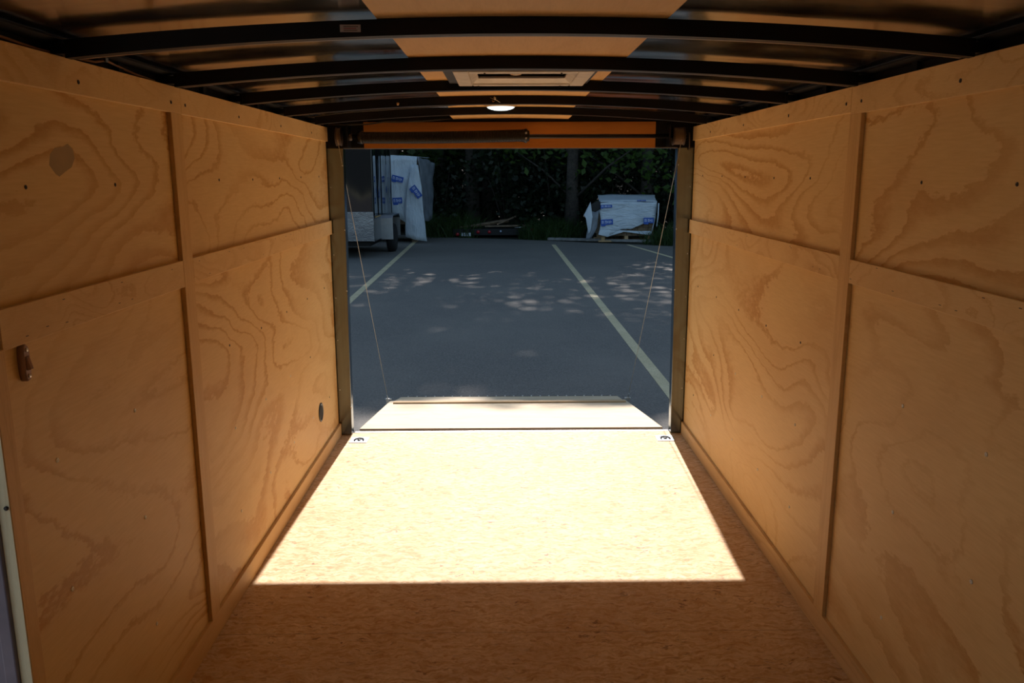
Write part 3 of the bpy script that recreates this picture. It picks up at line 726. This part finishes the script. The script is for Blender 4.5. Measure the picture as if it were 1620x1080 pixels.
for sd, h, base, rad, ncl, per, size in ((1, 18.6, 2.2, 3.6, 76, 84, .24), (2, 18.4, 1.5, 3.6, 74, 84, .24), (3, 13, 0.9, 3.4, 110, 85, .24)):
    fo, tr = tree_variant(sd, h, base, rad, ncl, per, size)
    variants.append((to_mesh('foliage', fo, M_['leaf_shaded'] if sd == 3 else M_['leaf']), to_mesh('trunk', tr, M_['bark'])))
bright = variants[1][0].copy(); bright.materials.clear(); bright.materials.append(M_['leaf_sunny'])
def thing_from(nm, meshes, loc, rz, sc, lab, cat, grp):
    t = empty(nm, loc, lab, cat, grp); t.rotation_euler = (0, 0, rz); t.scale = (sc[0], sc[0], sc[1])
    for pn, me in meshes:
        o = bpy.data.objects.new(pn, me); C.objects.link(o); o.parent = t
    return t
rn = random.Random(11)
front_lab = ['tree at the edge of the lot behind the black parked trailer', 'tree behind the tall wrapped bundle', 'tree with a dark upright trunk left of centre, behind the low flatbed',
             'slimmer trunk just right of the dark upright one, behind the low flatbed', 'tree in the middle behind the flatbed trailer', 'tree with leafy trunk just left of the low wrapped bundle',
             'tree behind the low wrapped bundle with leaves hanging at the upper right', 'tree at the far right edge of the opening']
front = [(-6.2, 28.0, 0, 1.0), (-3.6, 28.4, 1, 1.0), (-1.15, 27.4, 0, .95), (-.45, 28.8, 1, 1.05), (.9, 28.6, 0, .97), (2.15, 25.2, 1, .95), (4.3, 25.6, 1, 1.0), (6.6, 25.2, 0, .9)]
for (x, y, v, s_), lab in zip(front, front_lab):
    s_ = .884*(y-6.9)/18.6
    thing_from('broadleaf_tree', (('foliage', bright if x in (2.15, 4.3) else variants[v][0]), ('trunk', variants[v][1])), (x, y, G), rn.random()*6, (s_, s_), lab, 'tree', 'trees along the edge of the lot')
for i in range(26):
    row = i % 2
    x = -17+34*(i//2)/12+rn.uniform(-.7, .7)+row*1.3; y = 31.5+row*4.2+rn.uniform(-1, 1) + (-x*.12)
    v = 2
    s_ = 1.0+.12*row
    thing_from('forest_tree', (('foliage', variants[v][0]), ('trunk', variants[v][1])), (x, y, G), rn.random()*6, (s_, s_), 'leafy tree added in the woods to shade the lot', 'tree', 'trees deep in the woods')
for x, y, v in ((-2.3, 29.6, 1), (-1.0, 30.9, 0), (1.7, 30.2, 1), (-4.9, 30.6, 1)):  # trees added so their crowns shade a sunny patch of asphalt
    s_ = .884*(y-6.9)/18.6
    thing_from('forest_tree', (('foliage', variants[v][0]), ('trunk', variants[v][1])), (x, y, G), rn.random()*6, (s_, s_), 'leafy tree added in the woods to shade the lot', 'tree', 'trees deep in the woods')
for x, y in ((-9.5, 27.5), (-12.5, 29), (9.5, 23.5), (12.5, 22.5)):
    thing_from('forest_tree', (('foliage', variants[0][0]), ('trunk', variants[0][1])), (x, y, G), rn.random()*6, (1, 1), 'leafy tree added in the woods to shade the lot', 'tree', 'trees deep in the woods')
# understory bushes
bv = []
for sd in (21, 22, 23):
    b = BM(); r2 = random.Random(sd)
    for k in range(22):
        a = r2.random()*2*PI; rr = r2.random()**.5*1.1
        leaves(b, (rr*math.cos(a), rr*math.sin(a), .25+1.7*r2.random()*(1-rr*.35)), .42, 75, .12, r2, .8)
    st = BM()
    for k in range(7):
        a = r2.random()*2*PI; tube(st, [(0, 0, -.1), (.3*math.cos(a), .3*math.sin(a), .8), (.7*math.cos(a), .7*math.sin(a), 1.7)], [.02, .014, .005], 5)
    bv.append((to_mesh('leaves', b, M_['leaf_shaded']), to_mesh('stems', st, M_['bark'])))
for i in range(30):
    x = -13+26*(i % 15)/14+rn.uniform(-.4, .4); y = 26.9+(i//15)*2.6+rn.uniform(-.4, .4)-x*.16
    v = bv[rn.randrange(3)]; s_ = rn.uniform(1.0, 1.4)
    thing_from('understory_bush', (('leaves', v[0]), ('stems', v[1])), (x, y, G), rn.random()*6, (s_*1.1, s_*1.15), 'dark bush in the shaded understory between the tree trunks', 'bush', 'understory bushes behind the lot')
# grass clumps
gv = []
for sd in (31, 32):
    b = BM(); r2 = random.Random(sd)
    for k in range(260):
        a = r2.random()*2*PI; rr = r2.random()**.5*.55; p = Vector((rr*math.cos(a), rr*math.sin(a), -.03)); hh = r2.uniform(.15, .55)
        l = Vector((r2.gauss(0, .12), r2.gauss(0, .12), hh)); n1 = Vector((r2.gauss(0, 1), r2.gauss(0, 1), 0)).normalized()*.008
        q = p+l*.6; b.faces.new([b.verts.new(p-n1), b.verts.new(p+n1), b.verts.new(q+n1*.8), b.verts.new(q-n1*.8)]); b.faces.new([b.verts.new(q-n1*.8), b.verts.new(q+n1*.8), b.verts.new(p+l+Vector((l.x, l.y, -.02)))])
    gv.append(to_mesh('blades', b, M_['grass']))
def tuft(x, y, s_, lab, grp):
    o = bpy.data.objects.new('grass_tuft', gv[rn.randrange(2)]); C.objects.link(o); o.location = (x, y, G-.02); o.rotation_euler = (0, 0, rn.random()*6); o.scale = (s_, s_, s_*rn.uniform(.9, 1.3)); tag(o, lab, 'grass', grp)
for i in range(9): tuft(-1.9+rn.uniform(-.4, .5), 25.6+rn.uniform(-.2, .8), rn.uniform(1.1, 1.6), 'tall grass between the tall wrapped bundle and the flatbed trailer', 'grass left of the flatbed')
for i in range(9): tuft(1.3+rn.uniform(-.4, .7), 24.5+rn.uniform(-.2, .6), rn.uniform(.9, 1.3), 'grass between the flatbed trailer and the low wrapped bundle', 'grass right of the flatbed')
for i in range(8): tuft(4.6+rn.uniform(-.25, .6), 22.6+rn.uniform(-.2, .7), rn.uniform(.8, 1.2), 'grass behind the lot to the right of the low wrapped bundle', 'grass at the right')

# bare bank added all round the lot to block the low sky
bm = BM(); n = 96; prev = None
for i in range(n+1):
    a = 2*PI*i/n; ring = []
    for q, (rr_, z_) in enumerate(((44, -.6), (47, 1.5), (50, 4.5), (54, 8), (60, 11), (75, 12))):
        if math.sin(a) < .2: rr_ += 6; z_ *= .8
        p = Vector((rr_*math.cos(a), 4+rr_*math.sin(a), z_)); p += Vector((1, 1, 1))*0 + Vector((noise.noise(p*.35), noise.noise(p*.35+Vector((7, 7, 7))), noise.noise(p*.3)))*(2.2 if q else .4)
        ring.append(bm.verts.new(p))
    if prev:
        for q in range(5): bm.faces.new((prev[q], ring[q], ring[q+1], prev[q+1])).smooth = True
    prev = ring
structure('sky_block_bank', bm, M_['soil'])

# ---- black parked trailer
PT = empty('enclosed_trailer', (-4.2, 20.2, G), 'glossy black enclosed trailer with bright metal stone guard parked at left', 'trailer')
tx = -2.95; y0, y1 = 18.65, 21.75
bm = BM(); box(bm, (-5.4, y0, .08), (tx, y1, 2.35)); part('body', bm, M_['gloss'], PT, bevel=.02)
bm = BM(); box(bm, (-5.4, y0-.012, .06), (tx+.004, y0-.001, .715)); sg = part('stone_guard', bm, M_['diamond'], PT, bevel=.002)
bm = BM()
for i in range(24): 
    for z in (.085, .69): lathe(bm, [(.009, 0), (.006, .004)], (-5.3+i*.1, y0-.0121, z), 'Y', 8, -1)
part('rivets', bm, M_['zinc'], sg)['kind'] = 'stuff'
bm = BM(); box(bm, (tx-.015, y0-.010, .715), (tx+.012, y0+.012, 2.35)); part('corner_trim', bm, M_['dark_hole'], PT)
bm = BM(); box(bm, (tx-.01, y1-.03, .1), (tx+.01, y1+.01, 2.35)); part('corner_trim', bm, M_['dark_hole'], PT)
bm = BM(); box(bm, (tx-.004, y0+.02, .05), (tx+.006, 19.72, .56)); part('side_skirt', bm, M_['alu_dull'], PT)
bm = BM(); fp = [(19.72, .02), (19.72, .52), (19.82, .585), (20.95, .585), (21.15, .50), (21.15, .02), (21.10, .02), (21.10, .48), (20.93, .56), (19.84, .56), (19.76, .50), (19.76, .02)]
va = [bm.verts.new((tx, y, z)) for y, z in fp]; vb = [bm.verts.new((-2.665, y, z)) for y, z in fp]
for k in range(len(fp)): bm.faces.new((va[k], va[(k+1)%len(fp)], vb[(k+1)%len(fp)], vb[k]))
bm.faces.new(va); bm.faces.new(vb[::-1]); part('fender', bm, M_['alu_dull'], PT)
bm = BM(); box(bm, (tx+.003, 18.9, .575), (tx+.02, 19.7, .60)); part('side_marker_lamp', bm, M_['base_amber'], PT)
for s, xx in ((1, -2.79), (-1, -5.55)):
    wh = BM(); lathe(wh, [(.19, -.10), (.30, -.105), (.335, -.085), (.345, -.04), (.345, .04), (.335, .085), (.30, .105), (.19, .10)], (xx, 20.46, G+.345), 'X', 32)
    wo = part('tyre', wh, M_['rubber'], PT, smooth=False)
    wh = BM(); lathe(wh, [(.19, -.06), (.185, .05), (.08, .06), (.05, .09)], (xx, 20.46, G+.345), 'X', 24, s); part('wheel_rim', wh, M_['alu'], wo)
bm = BM(); box(bm, (-5.3, y0+.1, -.06), (tx-.1, y1-.1, .079)); tube(bm, [(-4.2, y0+.2, 0), (-4.2, y0-1.2, .02)], .05, 8); tube(bm, [(-4.2, y0-1.0, .02), (-4.2, y0-1.0, G)], .03, 8); part('chassis', bm, M_['black'], PT)

# ---- wrapped bundles
def sheet(rows, th=.012, fold=.02, seed=0, sub=6):
    """rows: list of polylines top->bottom, same count; bilinear refined, folded, given thickness"""
    bm = BM(); R = len(rows); Cn = len(rows[0]); g = []
    for j in range((R-1)*sub+1):
        jr = min(j//sub, R-2); tj = j/sub-jr; row = []
        for i in range((Cn-1)*sub+1):
            ic = min(i//sub, Cn-2); ti = i/sub-ic
            a = Vector(rows[jr][ic]).lerp(Vector(rows[jr][ic+1]), ti); b = Vector(rows[jr+1][ic]).lerp(Vector(rows[jr+1][ic+1]), ti)
            p = a.lerp(b, tj); q = Vector((p.x*3.1+seed, p.y*3.1, p.z*2.0))
            p += Vector((noise.noise(q), noise.noise(q+Vector((5, 5, 5))), .5*noise.noise(q+Vector((9, 1, 1)))))*fold
            row.append(bm.verts.new(p))
        g.append(row)
    for j in range(len(g)-1):
        for i in range(len(g[0])-1): bm.faces.new((g[j][i], g[j][i+1], g[j+1][i+1], g[j+1][i])).smooth = True
    return bm
def sheet_part(name, rows, mat, parent, th=.012, **kw):
    o = part(name, sheet(rows, **kw), mat, parent)
    m = o.modifiers.new('t', 'SOLIDIFY'); m.thickness = th; m.offset = 0
    return o
TB = empty('wrapped_lumber_stack', (-2.9, 23.9, G), 'tall lumber stack in white printed wrap beside the black trailer', 'lumber stack')
bm = BM()
rr = random.Random(5)
for k in range(13):
    z = G+.5+k*.137
    for i in range(4): box(bm, (-3.75+i*.33, 23.25, z), (-3.75+i*.33+.32, 24.6, z+.13))
box(bm, (-3.7, 23.3, G), (-3.55, 24.6, G+.49)); box(bm, (-2.62, 23.3, G), (-2.48, 24.6, G+.49))
part('boards', bm, M_['lumber'], TB)
o = sheet_part('front_wrap', [[(-3.9, 23.12, 2.02), (-3.4, 23.12, 2.03), (-3.0, 23.12, 2.03), (-2.6, 23.14, 2.02), (-2.40, 23.16, 2.0)],
    [(-3.9, 23.10, 1.2), (-3.4, 23.08, 1.2), (-3.0, 23.06, 1.2), (-2.7, 23.10, 1.2), (-2.45, 23.14, 1.2)],
    [(-3.9, 23.12, .58), (-3.3, 23.08, .58), (-3.05, 23.0, .45), (-2.75, 22.98, .25), (-2.55, 23.06, .12)]], M_['wrap_draped'], TB, fold=.07, seed=1)
sheet_part('top_wrap', [[(-3.9, 24.7, 2.06), (-3.2, 24.7, 2.08), (-2.2, 24.7, 2.0)], [(-3.9, 23.12, 2.03), (-3.2, 23.12, 2.04), (-2.38, 23.15, 2.01)]], M_['wrap_draped'], TB, fold=.04, seed=2)
sheet_part('corner_flap', [[(-2.52, 23.03, 1.80), (-2.42, 23.02, 1.82), (-2.34, 23.06, 1.78)], [(-2.66, 22.95, 1.15), (-2.45, 22.88, 1.15), (-2.28, 22.94, 1.15)],
    [(-2.74, 22.92, .5), (-2.48, 22.82, .5), (-2.22, 22.90, .45)], [(-2.74, 22.90, -.14), (-2.45, 22.78, -.24), (-2.14, 22.88, -.27)]], M_['wrap_draped'], TB, fold=.05, seed=3)
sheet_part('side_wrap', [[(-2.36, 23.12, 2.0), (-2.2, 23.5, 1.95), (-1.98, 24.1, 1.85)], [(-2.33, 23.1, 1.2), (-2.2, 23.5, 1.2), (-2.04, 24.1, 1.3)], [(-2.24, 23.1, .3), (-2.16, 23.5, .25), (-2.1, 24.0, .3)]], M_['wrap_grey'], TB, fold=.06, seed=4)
def logo(x, y, z, w_, h_, rot, par, nl=6):
    bm = BM(); c, s = math.cos(rot), math.sin(rot)
    def bx(u0, u1, v0, v1, d, mi):
        hexa(bm, [(x+u*c-v*s, y+dd, z+u*s+v*c) for dd in (d, d-.004) for u, v in ((u0, v0), (u1, v0), (u1, v1), (u0, v1))], mi)
    bx(-w_/2, w_/2, -h_/2, h_/2, 0, 0); bx(-w_/2+.01, -w_/2+h_*.9, -h_*.72, -h_/2, 0, 0)
    r3 = random.Random(int(x*100)+nl); u = -w_/2+w_*.09; st = w_*.84/nl
    for i in range(nl):
        bx(u, u+st*.25, -h_*.26, h_*.26, -.004, 1)
        if i % 3 != 1: bx(u, u+st*.72, -h_*.07 if i % 2 else h_*.14, h_*.07 if i % 2 else h_*.26, -.0042, 1)
        if i % 2 == 0: bx(u+st*.5, u+st*.72, -h_*.26, h_*.2, -.004, 1)
        u += st
    part('printed_mark', bm, [M_['print'], M_['print_white']], par)
logo(-2.93, 22.985, 1.42, .32, .15, -.25, TB); logo(-2.95, 22.985, .83, .26, .16, .05, TB); logo(-2.41, 22.84, 1.07, .36, .16, -.95, TB)

LB = empty('wrapped_lumber_bundle', (3.4, 23.6, G), 'low pallet of lumber in white printed wrap at the right by the trees', 'lumber stack')
bm = BM()
for k in range(8):
    z = G+.17+k*.115
    for i in range(10): box(bm, (2.66+i*.15, 23.08, z), (2.66+i*.15+.142, 24.35, z+.108))
part('boards', bm, M_['lumber'], LB)
bm = BM()
for y in (23.08, 23.7, 24.25): box(bm, (2.62, y, G), (4.15, y+.1, G+.04))
for x in (2.7, 3.35, 3.98):
    box(bm, (x, 23.08, G+.04), (x+.1, 24.3, G+.165))
part('pallet', bm, M_['cleat'], LB)
sheet_part('front_wrap', [[(2.60, 23.03, .74), (3.1, 23.0, .79), (3.6, 23.0, .78), (4.22, 23.03, .77)],
    [(2.64, 22.98, .30), (3.1, 22.95, .30), (3.6, 22.95, .30), (4.14, 22.98, .30)],
    [(2.62, 22.97, -.08), (2.9, 22.93, -.13), (3.2, 22.94, .02), (3.5, 22.94, .03), (4.08, 22.98, -.13)][:4]], M_['wrap_creased'], LB, fold=.045, seed=6)
sheet_part('front_skirt', [[(2.62, 22.95, .0), (2.85, 22.93, .0), (3.05, 22.94, .02), (3.3, 22.95, .0), (3.6, 22.95, -.02), (4.08, 22.96, -.02)], [(2.58, 22.93, -.12), (2.85, 22.92, -.19), (3.05, 22.93, -.12), (3.3, 22.95, -.04), (3.6, 22.94, -.08), (4.08, 22.96, -.14)]], M_['wrap'], LB, fold=.03, seed=16)
sheet_part('top_wrap', [[(2.72, 24.4, .93), (3.3, 24.4, .95), (4.38, 24.4, .93)], [(2.62, 23.03, .765), (3.3, 23.01, .80), (4.20, 23.04, .785)]], M_['wrap_grey'] if False else M_['wrap'], LB, fold=.03, seed=7)
sheet_part('end_wrap', [[(4.22, 23.03, .77), (4.36, 24.3, .88)], [(4.15, 23.0, .3), (4.28, 24.3, .35)], [(4.08, 23.0, -.10), (4.2, 24.3, -.1)]], M_['wrap'], LB, fold=.04, seed=8)
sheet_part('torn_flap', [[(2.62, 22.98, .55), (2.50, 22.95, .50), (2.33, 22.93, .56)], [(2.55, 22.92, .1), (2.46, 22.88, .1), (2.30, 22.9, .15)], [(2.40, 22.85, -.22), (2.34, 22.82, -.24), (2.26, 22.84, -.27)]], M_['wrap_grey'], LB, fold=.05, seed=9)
sheet_part('torn_flap', [[(2.36, 22.9, .78), (2.28, 22.9, .62), (2.18, 22.92, .42)], [(2.42, 22.84, .40), (2.36, 22.82, .30), (2.24, 22.86, .34)], [(2.42, 22.80, .38), (2.37, 22.79, .0), (2.32, 22.82, -.1)]], M_['wrap'], LB, fold=.03, seed=10)
sheet_part('dark_gap_sheet', [[(2.64, 23.0, .80), (2.5, 23.0, .78), (2.36, 22.98, .70)], [(2.66, 22.98, .6), (2.5, 22.96, .5), (2.40, 22.95, .42)]], M_['rubber'], LB, fold=.02, seed=12)  # black sheet in place of the shaded gap at the open lumber end
bm = BM(); tube(bm, [(4.25, 22.95, .74), (4.24, 22.93, .4), (4.21, 22.93, .1)], .018, 6); part('strap_end', bm, M_['wrap'], LB)
logo(2.80, 22.915, .66, .32, .08, .03, LB); logo(2.82, 22.905, .23, .34, .15, .06, LB); logo(3.98, 22.915, .27, .28, .15, 0, LB, 5); logo(3.78, 22.985, .81, .24, .035, 0, LB, 5)

# ---- low flatbed with debris
FB = empty('flatbed_trailer', (-.3, 25.0, G), 'low dark flatbed trailer with red rear lamps at the edge of the trees', 'trailer')
bm = BM(); box(bm, (-1.56, 24.95, G+.06), (.86, 25.02, G+.25)); box(bm, (-1.5, 25.02, G+.12), (.8, 27.5, G+.22))
for x in (-1.5, .65): box(bm, (x, 25.3, G), (x+.12, 25.9, G+.13))
part('deck', bm, M_['rubber'], FB, bevel=.01)
for x, z in ((-1.42, -.235), (-.80, -.17), (-.46, -.17), (.82, -.09)):
    bm = BM(); lathe(bm, [(.052, 0), (.05, .02), (.02, .028)], (x, 24.949, z), 'Y', 16, -1); part('tail_lamp', bm, M_['red_lens'], FB, smooth=True)
bm = BM(); box(bm, (-1.30, 24.93, -.29), (-1.02, 24.945, -.19)); part('number_plate', bm, M_['wrap'], FB)
bm = BM(); lathe(bm, [(.03, 0), (.025, .015), (.01, .02)], (-.12, 24.949, -.15), 'Y', 12, -1); o = part('reflector', bm, M_['print_white'], FB); o['label'] = 'white reflector'
for i, (a, b, w_, h_) in enumerate((((-1.35, 25.2, -.07), (.1, 25.9, .13), .2, .04), ((-1.0, 25.4, -.05), (.5, 26.3, .10), .18, .04), ((-.6, 25.15, -.03), (.75, 25.3, -.02), .15, .04), ((-.2, 25.6, .02), (.35, 25.7, .24), .14, .04))):
    bm = BM(); a, b = Vector(a), Vector(b); d = (b-a).normalized(); n1 = d.cross(Vector((0, 0, 1))).normalized()*w_/2; u = Vector((0, 0, h_))
    hexa(bm, [a-n1, a+n1, b+n1, b-n1, a-n1+u, a+n1+u, b+n1+u, b-n1+u])
    o = mesh_obj('weathered_plank', bm, M_['lumber']); tag(o, ['long weathered plank rising to the right across the flatbed', 'second weathered plank lying behind the long one on the flatbed', 'short plank lying level at the right end of the flatbed', 'short steep plank at the top of the flatbed pile'][i], 'plank', 'planks on the flatbed')
bm = BM(); lathe(bm, [(.5, 0), (.46, .1), (.36, .2), (.2, .27), (.05, .3)], (.35, 26.3, -.12), 'Z', 18)
for v in bm.verts: v.co += Vector((noise.noise(v.co*4), noise.noise(v.co*4+Vector((3, 3, 3))), noise.noise(v.co*5)))*.07
o = mesh_obj('debris_heap', bm, M_['soil'], smooth=True); tag(o, 'dark mound of debris on the right end of the flatbed', 'debris')
bm = BM(); tube(bm, [(.30, 24.93, -.045), (.62, 24.93, -.02)], .014, 6); o = mesh_obj('metal_bar', bm, M_['alu']); tag(o, 'short bright metal bar on the right end of the flatbed', 'metal bar')
